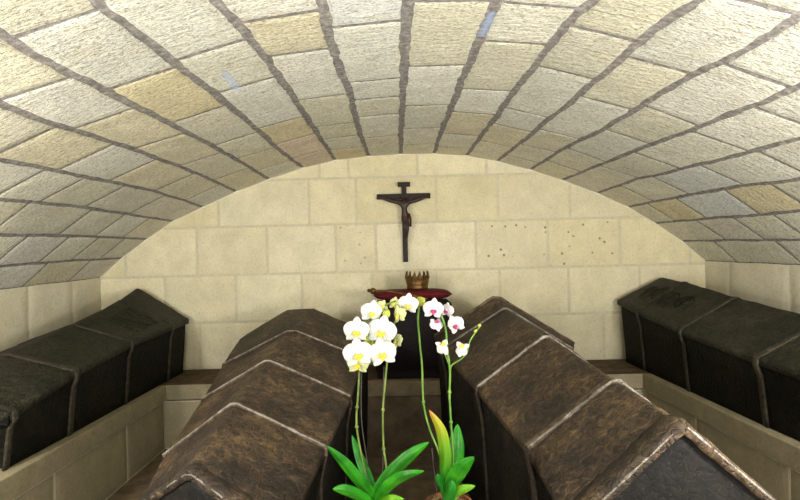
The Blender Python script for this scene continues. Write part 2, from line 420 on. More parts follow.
for side, X, nx, zt, js in (('left', XL, 1, jpt(0, 3).z, [4.19, 3.68, 3.1, 2.5, 1.9, 1.2, .5, -.1]), ('right', XR, -1, jpt(20, 3).z, [4.27, 3.62, 3.0, 2.4, 1.8, 1.1, .4, -.1])):
    ms = Masonry()
    def sidefn(y, z, X=X, nx=nx): return Vector((X, y, z)), Vector((nx, 0, 0))
    ys = [YB+.02]+js+[YN]; zs = [zt+.02, LEDGE-.02, 0]
    for zi in range(2):
        for ya, yb in zip(ys, ys[1:]):
            off = .22*zi if yb != YN and ya != YB+.02 else 0
            ms.block(sidefn, yb, ya, zs[zi+1], zs[zi], .005, .005, 1, 1, .0022, vary(srgb(213, 206, 182), .04), .45, .06, .1)
    ms.sheet(sidefn, YN, YB+.02, 0, zt+.03, 2, 2)
    struct(ms.done('wall_'+side, [M['wall'], M['wmortar']], Vector((0, 2, 1))))
bm = bmesh.new(); add_box(bm, ((XL+XR)/2, 2, -.03), (XR-XL+.2, 5.3, .06))
struct(obj('floor', bm, M['floor']))
# ledges: pale masonry with a projecting slab, along three walls
LXL, LXR, LYB = -1.655, 1.79, 4.05
def ledge(lo, hi, face_axis, name, joints):
    bm = bmesh.new(); c = [(lo[i]+hi[i])/2 for i in range(3)]; s = [hi[i]-lo[i] for i in range(3)]
    add_box(bm, c, s, .004)
    return struct(obj(name, bm, M['ledge']))
def slab_obj(lo, hi, parent, brown_top=False):
    bm = bmesh.new(); add_box(bm, [(lo[i]+hi[i])/2 for i in range(3)], [hi[i]-lo[i] for i in range(3)], .006)
    for f in bm.faces:
        if f.normal.z > .7 and brown_top: f.material_index = 1
    return obj('ledge_slab', bm, [M['ledge'], M['ledge_top']], parent)
SL = .11
Lb = struct(empty('stone_ledge', (0, LYB, 0)), 'pale masonry ledge along the back wall')
def ledge_body(parent, fn, a0, a1, joints, la=1):
    base = Vector(parent.location)
    m = Masonry(); xs = [a0]+joints+[a1]
    def f2(a, b): p, n = fn(a, b); return p-base, n
    for p, q in zip(xs, xs[1:]):
        m.block(f2, p, q, 0, LEDGE-SL-.013, .004, .002, la, 1, .002, vary(srgb(160, 150, 122), .05), .4, .05, .1)
    m.sheet(f2, a0, a1, 0, LEDGE-SL-.013, 1, 1)
    o = m.done('masonry_face', [M['wall'], M['wmortar']], Vector((0, 2, .4))-base); o.parent = parent
    return o
ledge_body(Lb, lambda a, b: (Vector((a, LYB+.03, b)), Vector((0, -1, 0))), LXL-.05, LXR+.05, [-1.1, -.5, .15, .75, 1.3])
slab = slab_obj((XL, LYB-LYB, LEDGE-SL), (XR, YB-LYB, LEDGE), Lb, True)
Ll = struct(empty('stone_ledge', (XL, 2, 0)), 'pale masonry ledge along the left wall')
ledge_body(Ll, lambda a, b: (Vector((LXL-.03, a, b)), Vector((1, 0, 0))), YN, LYB+.02, [.3, 1.1, 1.9, 2.75, 3.5])
slab_obj((0, YN-2, LEDGE-SL), (LXL-XL, LYB-2-.001, LEDGE), Ll)
Lr = struct(empty('stone_ledge', (XR, 2, 0)), 'pale masonry ledge along the right wall')
ledge_body(Lr, lambda a, b: (Vector((LXR+.03, a, b)), Vector((-1, 0, 0))), YN, LYB+.02, [.2, 1.0, 1.8, 2.6, 3.4])
slab_obj((LXR-XR, YN-2, LEDGE-SL), (0, LYB-2-.001, LEDGE), Lr)
# ------------------------------------------------------------------ sarcophagi
def sec_interp(S, t):
    """S: stations from far to near: dict(L, R, A, B) eaves and ridge edges as Vectors; t in station units"""
    i = min(int(t), len(S)-2); f = t-i
    return {k: lerp(S[i][k], S[i+1][k], f) for k in ('L', 'A', 'B', 'R')}
def roof_poly(s, n=9):
    pts = []
    for a, b, m in (('L', 'A', n), ('A', 'B', 2), ('B', 'R', n)):
        for i in range(m): pts.append(lerp(s[a], s[b], i/m))
    pts.append(s['R'])
    return pts
def outward(pts):
    """outward normals of an open outline running left eave -> ridge -> right eave (and down the sides)"""
    out = []
    for i in range(len(pts)):
        d = pts[min(i+1, len(pts)-1)]-pts[max(i-1, 0)]
        n = Vector((-d.z, 0, d.x))
        out.append(n.normalized())
    return out
def make_tomb(name, S, zbot, bands, mats, label, group, inset=.03, lipd=.035, bw=.05, bh=.007, worn=True, wk=1.0, rough=.006, gable_near=True):
    base = sum(((s['L']+s['R'])/2 for s in S), Vector())/len(S); base.z = zbot
    root = empty(name, base); tag(root, label, 'sarcophagus', group)
    nst = len(S)-1; sd = random.random()*30
    # lid
    bm = bmesh.new(); rings = []
    N = nst*12
    for i in range(N+1):
        s = sec_interp(S, i/N*nst)
        top = roof_poly(s)
        nn = outward(top)
        top = [p+n*(rough*(nz(p, 5, sd)+.6*nz(p, 17, sd))) for p, n in zip(top, nn)]
        ring = [s['L']+Vector((0, 0, -lipd))]+top+[s['R']+Vector((0, 0, -lipd))]
        ia = [s['R']+Vector((-inset, 0, -lipd)), s['L']+Vector((inset, 0, -lipd))]
        rings.append(ring+ia)
    loft(bm, rings)
    obj('lid', bm, mats['lid'], root, True, base)
    # chest
    bm = bmesh.new(); rings = []; rows = 6
    def corner(s, side, f):
        e = s['L'] if side < 0 else s['R']
        x = e.x-side*(inset*.6+.03*f)
        return Vector((x, e.y, lerp(e.z-lipd, zbot, f)))
    for i in range(N+1):
        t = i/N*nst; s = sec_interp(S, t)
        ring = [corner(s, -1, 1-j/rows) for j in range(rows+1)]+[corner(s, 1, j/rows) for j in range(rows+1)]
        ring = [p+Vector((rough*.8*nz(p, 6, sd), 0, 0)) if 0 < q < len(ring)-1 else p for q, p in enumerate(ring)]
        rings.append(ring)
    # pull both ends in a little under the lid
    for r, dy in ((rings[0], -.03), (rings[-1], .045)):
        for p in r: p.y += dy
    loft(bm, rings)
    obj('chest', bm, mats['chest'], root, True, base)
    # straps round chest and lid
    for t, w, full in bands:
        bm = bmesh.new(); s = sec_interp(S, t)
        s0 = sec_interp(S, max(0, t-.05)); s1 = sec_interp(S, min(nst, t+.05))
        fwd = ((s1['L']+s1['A']+s1['R'])-(s0['L']+s0['A']+s0['R'])).normalized()
        roof = roof_poly(s, 10)
        left = [corner(s, -1, 1-j/6)+Vector((-.004, 0, 0)) for j in range(6)]+[s['L']+Vector((-.004, 0, -lipd))]
        right = [s['R']+Vector((.004, 0, -lipd))]+[corner(s, 1, (j+1)/6)+Vector((.004, 0, 0)) for j in range(6)]
        path = left+roof+right if full else roof
        nrm = outward(path); rings = []
        for p, n in zip(path, nrm):
            j = .25*nz(p, 14, sd+t*3)
            ww = w*(.5+.12*j); hh = bh*(1+.5*nz(p, 20, sd+t))
            a = p-fwd*ww; b = p+fwd*ww
            rings.append([a-n*.004, a+n*hh*.7, lerp(a, b, .3)+n*hh*1.2, lerp(a, b, .7)+n*hh*1.2, b+n*hh*.7, b-n*.004])
        loft(bm, rings)
        if full:
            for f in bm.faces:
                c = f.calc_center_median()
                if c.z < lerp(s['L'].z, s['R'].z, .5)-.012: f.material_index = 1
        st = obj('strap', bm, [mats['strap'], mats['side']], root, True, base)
        if worn and full:
            bm = bmesh.new()
            nr = outward(roof)
            pts = [p+n*(bh*1.05)+fwd*(w*.34+.006*nz(p, 9, sd)) for p, n in zip(roof, nr)]
            add_tube(bm, pts, lambda q: .0042*wk*(1+.7*nz((q*14, t, sd), 1)), 6)
            obj('worn_edge', bm, M['worn'], st, True, base)
    # near gable: rim around a recessed dark panel
    s = S[-1]
    bm = bmesh.new(); path = roof_poly(s, 10); nrm = outward(path); rings = []
    for p, n in zip(path, nrm):
        q = p+Vector((0, 0, 0)); dy = Vector((0, -.012+.004*nz(p, 20, sd), 0)); j = .006*nz(p, 25, sd+4)
        rings.append([q+n*.003+Vector((0, .06, 0)), q+n*(.009+j), q+n*(.004+j)+dy*3, q-n*(.022+j)+dy*3, q-n*(.027+j)+Vector((0, .0, 0)), q-n*.02+Vector((0, .02, 0))])
    loft(bm, rings); rim = obj('gable_rim', bm, mats['lid'], root, True, base)
    if worn:
        bm = bmesh.new()
        add_tube(bm, [p-n*.004+Vector((0, -.036, 0)) for p, n in zip(path, nrm)], lambda q: .0038*(1+.9*nz((q*16, 3, sd), 1)), 6)
        obj('worn_edge', bm, M['worn'], rim, True, base)
    bm = bmesh.new()
    V = []; zb = min(s['L'].z, s['R'].z)-lipd
    for p in roof_poly(s, 8):
        f0 = p+Vector((0, -.022, -.016))
        V.append([bm.verts.new(lerp(f0, Vector((f0.x, f0.y, zb-.01)), j/5)+Vector((0, .006*nz(f0, 8, j), 0))) for j in range(6)])
    for a, b in zip(V, V[1:]):
        for j in range(5): bm.faces.new((a[j], b[j], b[j+1], a[j+1]))
    go = obj('gable_panel', bm, mats['gable'], root, True, base)
    md = go.modifiers.new('solid', 'SOLIDIFY'); md.thickness = .02
    return root, base
def st(L, R, A, B=None):
    A = Vector(A); B = Vector(B) if B is not None else A+Vector((.012, 0, 0)); A = A-Vector((.012, 0, 0)) if B is not None else A
    return dict(L=Vector(L), R=Vector(R), A=A, B=B)
E = EYE
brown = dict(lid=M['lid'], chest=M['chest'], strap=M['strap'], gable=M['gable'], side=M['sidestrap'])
SLc = [st(P(240,339,3.95), P(371,334,3.95), P(289,309.5,3.95), P(314,308.5,3.95)),
       st(P(223,365,3.35), P(362,358,3.35), P(290,331.5,3.35), P(296,331.5,3.35)),
       st(P(203,399,2.8), P(350,396,2.8), P(268,361.5,2.8)),
       st(P(165,455,2.3), P(325,446.5,2.25), P(235,404.5,2.27)),
       st(P(139,503,1.95), P(284,531,1.60), P(192,469,1.76))]
make_tomb('sarcophagus', SLc, 0, [(1, .026, True), (2, .028, True), (3, .03, True)], brown,
          'brown mottled sarcophagus on the floor left of the orchids, rounded at its far end', 'sarcophagi under the vault')
SRc = [st(P(434,335,3.95), P(574,343,3.95), P(494,297,3.95), P(501,298,3.95)),
       st(Vector((.31,3.6,E-.622)), Vector((1.14,3.6,E-.64)), P(505,309.5,3.6)),
       st(P(477.6,387,2.75), Vector((1.09,2.75,E-.675)), P(546,337.5,2.75)),
       st(P(528,447,2.05), Vector((1.10,2.05,E-.72)), P(613.5,381,2.05)),
       st(P(570,519,1.6), P(800,523,1.6), P(677,422,1.6))]
make_tomb('sarcophagus', SRc, 0, [(.04, .04, False), (1, .022, True), (2, .034, True), (3, .055, True)], brown,
          'brown mottled sarcophagus on the floor right of the orchids, showing a dark gable', 'sarcophagi under the vault', wk=1.5)
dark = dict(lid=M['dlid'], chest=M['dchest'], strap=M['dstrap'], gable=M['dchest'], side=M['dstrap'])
def side(Y, xi, ze, xr, zr, sgn):
    inner = Vector((xi, Y, ze)); outer = Vector((2*xr-xi, Y, ze)); r = Vector((xr, Y, zr))
    lim = XL+.03 if sgn < 0 else XR-.03
    outer.x = max(outer.x, lim) if sgn < 0 else min(outer.x, lim)
    return st(outer, inner, r) if sgn < 0 else st(inner, outer, r)
SLs = [side(4.5,-1.645,E-.482,-2.05,E-.225,-1), side(4.18,-1.65,E-.492,-2.03,E-.30,-1), side(3.54,-1.66,E-.516,-2.02,E-.40,-1),
       side(2.93,-1.665,E-.568,-2.02,E-.475,-1), side(2.44,-1.68,E-.655,-2.02,E-.56,-1)]
rl, bl = make_tomb('sarcophagus', SLs, LEDGE, [(1, .026, True), (2, .03, True), (3, .042, True), (3.95, .04, True)], dark,
          'dark olive black sarcophagus on the left ledge', 'sarcophagi under the vault', worn=False, rough=.005, bh=.006)
SRs = [side(4.5,1.80,E-.414,2.16,E-.243,1), side(4.13,1.80,E-.457,2.15,E-.262,1), side(3.52,1.80,E-.518,2.15,E-.329,1),
       side(2.79,1.80,E-.56,2.15,E-.385,1), side(2.3,1.81,E-.58,2.14,E-.43,1)]
rr, br = make_tomb('sarcophagus', SRs, LEDGE, [(1, .022, True), (2, .03, True), (3, .042, True), (3.95, .04, True)], dark,
          'dark olive black sarcophagus on the right ledge', 'sarcophagi under the vault', worn=False, rough=.005, bh=.006)
# raised lettering worn to ridges on the left lid, scrolls on the right lid
def on_roof(S, t, f, side='R'):
    s = sec_interp(S, t)
    a, b = (s['B'], s['R']) if side == 'R' else (s['A'], s['L'])
    p = lerp(a, b, f); d = (b-a); n = Vector((-d.z, 0, d.x)).normalized()
    if n.z < 0: n = -n
    return p+n*.004
for r in range(6):
    t0 = 1.12+r*.10
    bm = bmesh.new()
    add_tube(bm, [on_roof(SLs, t0+random.uniform(-.02, .02), .2+.62*q/26) for q in range(27)], lambda q: .0035+.002*math.sin(q*60), 5)
    obj('inscription_line', bm, M['dlid'], rl, True, bl)
for ct, cf, ra in ((.5, .5, .22), (.85, .42, .2), (1.2, .5, .22), (1.5, .45, .18)):
    for sgn in (1, -1):
        bm = bmesh.new()
        pts = [on_roof(SRs, ct+sgn*.75*ra*(1-k/22)*math.cos(k*.45), cf+ra*(1-k/22)*math.sin(k*.45*sgn)*1.2, 'L') for k in range(19)]
        add_tube(bm, pts, .006, 5)
        obj('scroll_relief', bm, M['dlid'], rr, True, br)
# ------------------------------------------------------------------ pedestal, cushion, crown, sceptre
px0, px1 = P(376,340,4.12).x, P(452,340,4.12).x; ptop = P(414,303,4.12).z; pcx = (px0+px1)/2
root = empty('pedestal', (pcx, 4.235, LEDGE)); tag(root, 'black draped pedestal on the back ledge under the cushion', 'pedestal')
bm = bmesh.new(); add_box(bm, (0, 0, (ptop-LEDGE)/2), (px1-px0-.02, .33, ptop-LEDGE), .01); obj('block', bm, M['black'], root)
bm = bmesh.new(); rings = []
for z, o in ((ptop-LEDGE+.004, .0), (ptop-LEDGE-.015, .008), (.3, .006), (.06, .012)):
    ring = []
    hw, hd = (px1-px0)/2-.008, .172
    per = [(-hw+2*hw*i/24, -hd) for i in range(24)]+[(hw, -hd+2*hd*i/12) for i in range(12)]+[(hw-2*hw*i/24, hd) for i in range(24)]+[(-hw, hd-2*hd*i/12) for i in range(12)]
    for i, (x, y) in enumerate(per):
        q = 1+o/hw+(.01*math.sin(i*1.3)*(ptop-LEDGE-z) if o else 0)
        ring.append(Vector((x*q, y*q, z)))
    rings.append(ring)
loft(bm, rings); obj('drape', bm, M['black'], root, True)
bm = bmesh.new(); a0 = P(362, 400, 4.02).x-pcx; a1 = P(446, 400, 4.02).x-pcx  # thin brown panel and paler cap against the ledge front
add_box(bm, ((a0+a1)/2, 4.035-4.235, (-LEDGE-SL)/2-.001), (a1-a0, .05, LEDGE-SL-.004), .004); pl = obj('brown_panel', bm, M['brown_panel'], root)
bm = bmesh.new(); add_box(bm, ((a0+a1)/2, 4.022-4.235, -SL/2), (a1-a0, .05, SL-.003), .005); obj('brown_panel_cap', bm, M['brown_panel_cap'], root)
cz = ptop+.014
cu = empty('cushion', (pcx, 4.25, cz)); tag(cu, 'burgundy velvet cushion on the black pedestal', 'cushion')
bm = bmesh.new(); bmesh.ops.create_uvsphere(bm, u_segments=48, v_segments=24, radius=1)
def se(x, e): return math.copysign(abs(x)**e, x)
for v in bm.verts:
    x, y, z = v.co
    a = math.atan2(y, x); c = math.hypot(x, y)
    v.co = Vector((se(math.cos(a), .35)*c**.5*.285, se(math.sin(a), .35)*c**.5*.165, .047+se(z, .8)*(.034 if z > 0 else .047)*(1-.1*c)))
obj('cover', bm, M['velvet'], cu, True)
bm = bmesh.new(); pts = []
for k in range(49):
    a = 2*math.pi*k/48; pts.append((se(math.cos(a), .35)*.287, se(math.sin(a), .35)*.167, .043))
add_tube(bm, pts, .007, 6); obj('piping', bm, M['velvet'], cu, True)
ctop = cz+.073
cc = P(417.5, 290, 4.27)
cr = empty('crown', (cc.x, 4.27, ctop+.008)); tag(cr, 'small old gold crown on the burgundy cushion', 'crown')
bm = bmesh.new(); add_lathe(bm, [(.074, 0), (.080, .001), (.083, .012), (.079, .018), (.082, .03), (.094, .085), (.090, .085), (.078, .03), (.074, .01)], (0, 0, 0), 48, False)
obj('circlet', bm, M['gold'], cr, True)
fm = None
for k in range(14):
    a = 2*math.pi*k/14
    if fm is None:
        bm = bmesh.new()
        out = [(-.017, 0), (-.014, .012), (-.015, .016), (-.006, .022), (0, .054), (.006, .022), (.015, .016), (.014, .012), (.017, 0)]
        f = [bm.verts.new((x, -.003, z)) for x, z in out]; b = [bm.verts.new((x, .003, z)) for x, z in out]
        bm.faces.new(f); bm.faces.new(b[::-1])
        for i in range(len(out)): j = (i+1) % len(out); bm.faces.new((f[i], f[j], b[j], b[i]))
        fm = mesh_from(bm, M['gold']); fm.name = 'fleuron'
    o = link('fleuron', fm, cr); o.location = (.0925*math.cos(a), .0925*math.sin(a), .082); o.rotation_euler = (-.2, 0, a+math.pi/2)
bm = bmesh.new(); add_lathe(bm, [(.001, .05), (.05, .048), (.078, .03)], (0, 0, 0), 32, False); obj('cap', bm, M['velvet'], cr, True)
a = P(373, 291, 4.12); b = P(428, 299, 4.12)
a.z = max(a.z, 0)
sc_ = empty('sceptre', a); tag(sc_, 'dark gilt sceptre lying across the front of the cushion', 'sceptre')
mid1 = P(386, 291, 4.10); mid2 = P(402, 293.5, 4.085)
bm = bmesh.new(); add_tube(bm, smooth_path([a, mid1, mid2, P(428,299,4.072)], 5), .0085, 8); obj('rod', bm, M['gold'], sc_, True, a)
bm = bmesh.new()
bmesh.ops.create_uvsphere(bm, u_segments=16, v_segments=10, radius=.024, matrix=Matrix.Translation(a))
bmesh.ops.create_uvsphere(bm, u_segments=12, v_segments=8, radius=.014, matrix=Matrix.Translation(a+Vector((-.03, 0, .004))))
obj('knob', bm, M['gold'], sc_, True, a)
# ------------------------------------------------------------------ crucifix
YC = YB-.035
c0 = P(404.3, 222, YC)
cx = empty('crucifix', c0); tag(cx, 'dark wooden crucifix hanging on the cream back wall', 'crucifix')
k = YC/F
def cp(u, v, dy=0): return Vector(((u-404.3)*k, dy, (222-v)*k))
def cbox(name, u0, v0, u1, v1, dep, y, mat, bev=.004):
    bm = bmesh.new(); p = cp((u0+u1)/2, (v0+v1)/2, y); add_box(bm, p, (abs(u1-u0)*k, dep, abs(v1-v0)*k), bev); return obj(name, bm, mat, cx)
cbox('upright', 402.2, 185, 407.2, 262, .03, .012, M['wood'])
cbox('crossbar', 377.3, 193.6, 431, 198.8, .03, .010, M['wood'])
cbox('title_plate', 398.5, 182.3, 411, 187, .012, -.012, M['wood'], .002)
me = bpy.data.meshes.new('figure')
vs = [(404.8,214,-.035),(404.6,208,-.042),(404.4,203.5,-.042),(404.2,201,-.05),(403.6,197.5,-.066),
      (399.6,202.6,-.042),(391,200.6,-.034),(383,197.6,-.026),(380,196.4,-.022),
      (409.2,202.6,-.042),(418,200.6,-.034),(426,197.6,-.026),(429,196.4,-.022),
      (403.5,218,-.035),(405.2,228,-.055),(404.6,239,-.03),(404.4,244,-.036),
      (406.5,218,-.035),(407.4,228,-.055),(406,239,-.032),(405.2,244.5,-.042)]
rad = [.022,.026,.021,.012,.021, .020,.018,.014,.011, .020,.018,.014,.011, .019,.015,.0095,.007, .019,.015,.0095,.007]
ed = [(0,1),(1,2),(2,3),(3,4),(2,5),(5,6),(6,7),(7,8),(2,9),(9,10),(10,11),(11,12),(0,13),(13,14),(14,15),(15,16),(0,17),(17,18),(18,19),(19,20)]
me.from_pydata([cp(*p) for p in vs], ed, []); me.materials.append(M['figure'])
fo = link('carved_figure', me, cx)
sk = fo.modifiers.new('skin', 'SKIN'); sk.use_smooth_shade = True
for i, q in enumerate(me.skin_vertices[0].data): q.radius = (rad[i], rad[i]); q.use_root = (i == 0)
sb = fo.modifiers.new('sub', 'SUBSURF'); sb.levels = sb.render_levels = 2
bm = bmesh.new(); rings = []
for v, rx in ((213, .026), (215.5, .030), (219.5, .031), (222, .028)):
    rings.append([cp(405.2, v+1.2*math.sin(q*1.7), -.036)+Vector((rx*math.cos(q*math.pi/8), rx*.75*math.sin(q*math.pi/8), 0)) for q in range(16)])
loft(bm, rings); add_tube(bm, [cp(408.8, 214, -.05), cp(410.3, 219, -.05), cp(410.2, 227, -.045)], .009, 6)
obj('loincloth', bm, M['loin'], cx, True)
# ------------------------------------------------------------------ orchids
def petal_mesh(name, L, W, shape, cup, mat, ruffle=.0):
    bm = bmesh.new(); nu, nv = 10, 8; V = []
    for i in range(nu+1):
        t_ = i/nu; w = W*shape(t_)
        V.append([bm.verts.new((w*(2*j/nv-1), -cup*(math.sin(t_*math.pi*.9))+cup*.9*(2*j/nv-1)**2+ruffle*math.sin(j*2.1+i)*t_, L*t_)) for j in range(nv+1)])
    for i in range(nu):
        for j in range(nv): bm.faces.new((V[i][j], V[i+1][j], V[i+1][j+1], V[i][j+1]))
    me = mesh_from(bm, mat, True); me.name = name
    return me
broad = lambda t: max(.02, (math.sin(math.pi*min(1, t*.93+.05)**.9)**.55))
oval = lambda t: max(.02, (math.sin(math.pi*min(1, t*.92+.06))**.75))
def lip_mesh(mat):
    bm = bmesh.new()
    for (c, s) in (((0, -.10, -.06), (.10, .10, .10)), ((-.12, -.12, -.10), (.08, .06, .12)), ((.12, -.12, -.10), (.08, .06, .12)), ((0, -.16, -.22), (.09, .07, .13))):
        bmesh.ops.create_uvsphere(bm, u_segments=12, v_segments=8, radius=1, matrix=Matrix.Translation(c) @ Matrix.Diagonal((*s, 1)))
    me = mesh_from(bm, mat, True); me.name = 'lip'
    return me
KIT = {}
for kd, pm, lm in (('white', M['petal'], M['lip']), ('pink', M['petal_pink'], M['lip_pink']), ('green', M['petal_green'], M['lip'])):
    KIT[kd] = dict(petal=petal_mesh('petal', .52, .33, broad, .09, pm, .014), lip=lip_mesh(lm))
    bm = bmesh.new()
    sep = petal_mesh('s', .56, .185, oval, .05, pm)
    for ang, sl in ((0, 1.0), (2.35, .92), (-2.35, .92)):
        b2 = bmesh.new(); b2.from_mesh(sep)
        bmesh.ops.transform(b2, matrix=Matrix.Rotation(ang, 4, 'Y') @ Matrix.Scale(sl, 4), verts=b2.verts[:])
        tmp = bpy.data.meshes.new('t'); b2.to_mesh(tmp); b2.free(); bm.from_mesh(tmp)
    bmesh.ops.translate(bm, verts=bm.verts[:], vec=(0, .05, 0))
    bmesh.ops.create_uvsphere(bm, u_segments=10, v_segments=8, radius=.07, matrix=Matrix.Translation((0, -.03, .03)))
    KIT[kd]['flower'] = mesh_from(bm, pm, True); KIT[kd]['flower'].name = 'flower'
def flower(root, u, v, Y, wpx, kind='white', yaw=0, pitch=0, roll=0, fold=0):
    kt = KIT[kind]; p = P(u, v, Y)
    s = wpx*Y/F
    o = link('flower', kt['flower'], root); o.location = p-Vector(root.location); o.scale = (s, s, s)
    o.rotation_euler = (math.radians(pitch), math.radians(roll), math.radians(yaw))
    md = o.modifiers.new('solid', 'SOLIDIFY'); md.thickness = .012
    for sg in (-1, 1):
        q = link('petal', kt['petal'], o); q.rotation_euler = (0, sg*math.radians(78), 0)
        q.rotation_euler = (Matrix.Rotation(sg*math.radians(fold), 3, 'Z') @ Matrix.Rotation(sg*math.radians(76), 3, 'Y')).to_euler()
        md = q.modifiers.new('solid', 'SOLIDIFY'); md.thickness = .012
    l = link('lip', kt['lip'], o); l.scale = (.72, .8, .72)
    return o
def bud(root, u, v, Y, h, w, ang, mat):
    bm = bmesh.new(); bmesh.ops.create_uvsphere(bm, u_segments=14, v_segments=10, radius=.5)
    for q in bm.verts: q.co.x *= w*(1-.5*q.co.z); q.co.y *= w*(1-.5*q.co.z); q.co.z *= h
    o = obj('bud', bm, mat, root, True); s = Y/F; o.scale = (s, s, s); o.location = P(u, v, Y)-Vector(root.location); o.rotation_euler = (0, math.radians(ang), 0)
    return o
def leaf(root, pts, w, mat, twist=0.0, name='leaf'):
    """pts: (u, v, Y) from base to tip; w: full width in picture pixels at its widest"""
    path = smooth_path([P(*p) for p in pts], 7); n = len(path); bm = bmesh.new(); al = bm.verts.layers.float.new('along')
    V = []
    for i, p in enumerate(path):
        t_ = i/(n-1); tg = (path[min(i+1, n-1)]-path[max(i-1, 0)]).normalized()
        view = Vector(p).copy(); view.z -= EYE; view.normalize()
        sd = tg.cross(view).normalized(); up = sd.cross(tg).normalized()
        sd = (sd*math.cos(twist)+up*math.sin(twist)).normalized(); up = sd.cross(tg).normalized()
        prof = (.42+.58*math.sin(math.pi*min(1, t_*.8+.12)))*(1 if t_ < .66 else max(.0, 1-((t_-.66)/.34)**2)**.75+.02)
        hw = w*.5*p.y/F*prof
        row = []
        for j in range(7):
            q = j/3-1
            v = bm.verts.new(p+sd*hw*q-up*hw*.6*(1-abs(q))**1.5); v[al] = t_; row.append(v)
        V.append(row)
    for i in range(n-1):
        for j in range(6): bm.faces.new((V[i][j], V[i+1][j], V[i+1][j+1], V[i][j+1]))
    o = obj(name, bm, mat, root, True, root.location)
    md = o.modifiers.new('solid', 'SOLIDIFY'); md.thickness = .0025
    return o
def stalk(root, pts, r, mat, name='flower_stalk', nodes=()):
    bm = bmesh.new(); pp = smooth_path([P(*p) for p in pts], 8)
    add_tube(bm, pp, r, 8)
    for f in nodes:
        q = pp[int(f*(len(pp)-1))]; bmesh.ops.create_uvsphere(bm, u_segments=8, v_segments=6, radius=1, matrix=Matrix.Translation(q) @ Matrix.Diagonal((r*1.8 if not callable(r) else .005, .005, .007, 1)))
    return obj(name, bm, mat, root, True, root.location)
def pot(root, p, rad, h):
    loc = Vector(root.location); c = p-loc
    bm = bmesh.new(); add_lathe(bm, [(rad*.72, 0), (rad*.95, h*.8), (rad*1.05, h*.8), (rad*1.07, h), (rad*.97, h), (rad*.93, h*.84), (.01, h*.84)], c, 32)
    obj('pot', bm, M['pot'], root, True)
    bm = bmesh.new()
    for q in range(46):
        a_ = random.random()*6.28; rr_ = rad*.9*math.sqrt(random.random())
        add_box(bm, c+Vector((rr_*math.cos(a_), rr_*math.sin(a_), h*.9+random.uniform(0, .012))), (random.uniform(.012, .028), random.uniform(.01, .02), .008), .002, Matrix.Rotation(random.uniform(0, 6), 4, Vector((random.uniform(-.4, .4), random.uniform(-.4, .4), 1))))
    obj('bark_chips', bm, M['bark'], root)
YO = 1.78
ST = P(400, 545, YO).z
bm = bmesh.new(); add_box(bm, (0, 0, ST/2), (.40, .22, ST), .008)
fs = obj('flower_stand', bm, M['ledge']); fs.location = (.065, YO+.02, 0)
tag(fs, 'low stone stand under the orchid pots between the brown sarcophagi', 'stand')
b1 = Vector((P(377, 500, YO).x, YO, ST)); b2 = Vector((P(449, 500, YO).x, YO+.01, ST))
# left plant
o1 = empty('potted_orchid', b1); tag(o1, 'white orchid with yellow lips and spread leaves, the left of the two', 'orchid', 'orchids between the sarcophagi')
pot(o1, b1, .07, P(400, 506, YO).z-ST)
y = YO
leaf(o1, [(375,503,y),(371,494,y-.01),(358,479,y-.05),(343,461,y-.09),(327,446,y-.13)], 12.5, M['leaf'], .35)
leaf(o1, [(375,503,y),(372,491,y+.01),(367,476,y+.03),(359,456,y+.06),(352,435,y+.09)], 11, M['leaf_dark'], -.3)
leaf(o1, [(375,503,y),(378,491,y-.01),(392,472,y-.03),(411,454,y-.05),(429,442,y-.06)], 14, M['leaf'], -.3)
leaf(o1, [(376,504,y),(381,494,y-.03),(391,483,y-.07),(405,475,y-.12),(424,471,y-.15)], 12, M['leaf'], -.25)
leaf(o1, [(375,505,y),(366,499,y-.03),(352,492,y-.08),(342,489,y-.11),(333,489,y-.13)], 11.5, M['leaf'], .25)
leaf(o1, [(376,505,y),(384,500,y-.03),(393,498,y-.06),(404,499,y-.09)], 7, M['leaf_light'], -.2)
stalk(o1, [(374,500,y),(365,470,y+.03),(358,437,y+.04),(356.5,418,y+.04),(358,395,y+.04),(359.5,366,y+.05),(360,345,y+.06),(366,322,y+.06),(380,308,y+.05),(396,301,y+.04)], .0033, M['stalk'], nodes=(.28, .4))
stalk(o1, [(377,500,y),(386,473,y+.03),(383.5,445,y+.05),(383,410,y+.05),(385,385,y+.05),(387,362,y+.06),(389,340,y+.06),(397,318,y+.06),(408,306,y+.05)], .0033, M['stalk'], nodes=(.24, .38))
stalk(o1, [(372,500,y+.02),(367,460,y+.05),(361.5,420,y+.055),(361.5,368,y+.06)], .0018, M['stake'], 'stake')
stalk(o1, [(380,500,y+.02),(383,460,y+.06),(382.2,420,y+.065),(384,366,y+.07)], .0016, M['stake'], 'stake')
F1 = [(356.5,331,-.02,26,'white',5,6,4,8),(358,354,-.04,30,'white',4,0,-6,8),(382,353.5,-.035,29,'white',-4,-4,-12,8),(381.5,331.5,-.01,30,'white',-4,0,14,10),
      (372,312.5,.0,23,'white',14,5,12,18),(408,304.5,.02,21,'white',-10,8,8,14),(398,315,.01,18,'green',-48,0,-14,20),(394,303.5,.04,13,'green',-30,-10,10,20),
      (357.5,364,.03,23,'green',-10,6,2,8),(396,341,.06,17,'green',-62,0,-20,20),(382,306.5,.04,14,'green',10,-20,30,20)]
for u, v, dy, w, kd, ya, pi, ro, fo_ in F1: flower(o1, u, v, y+dy, w, kd, ya, pi, ro, fo_)
bud(o1, 386.5, 313.5, y+.015, 9, 8, 25, M['bud']); bud(o1, 369, 341, y+.04, 13, 9, 10, M['bud'])
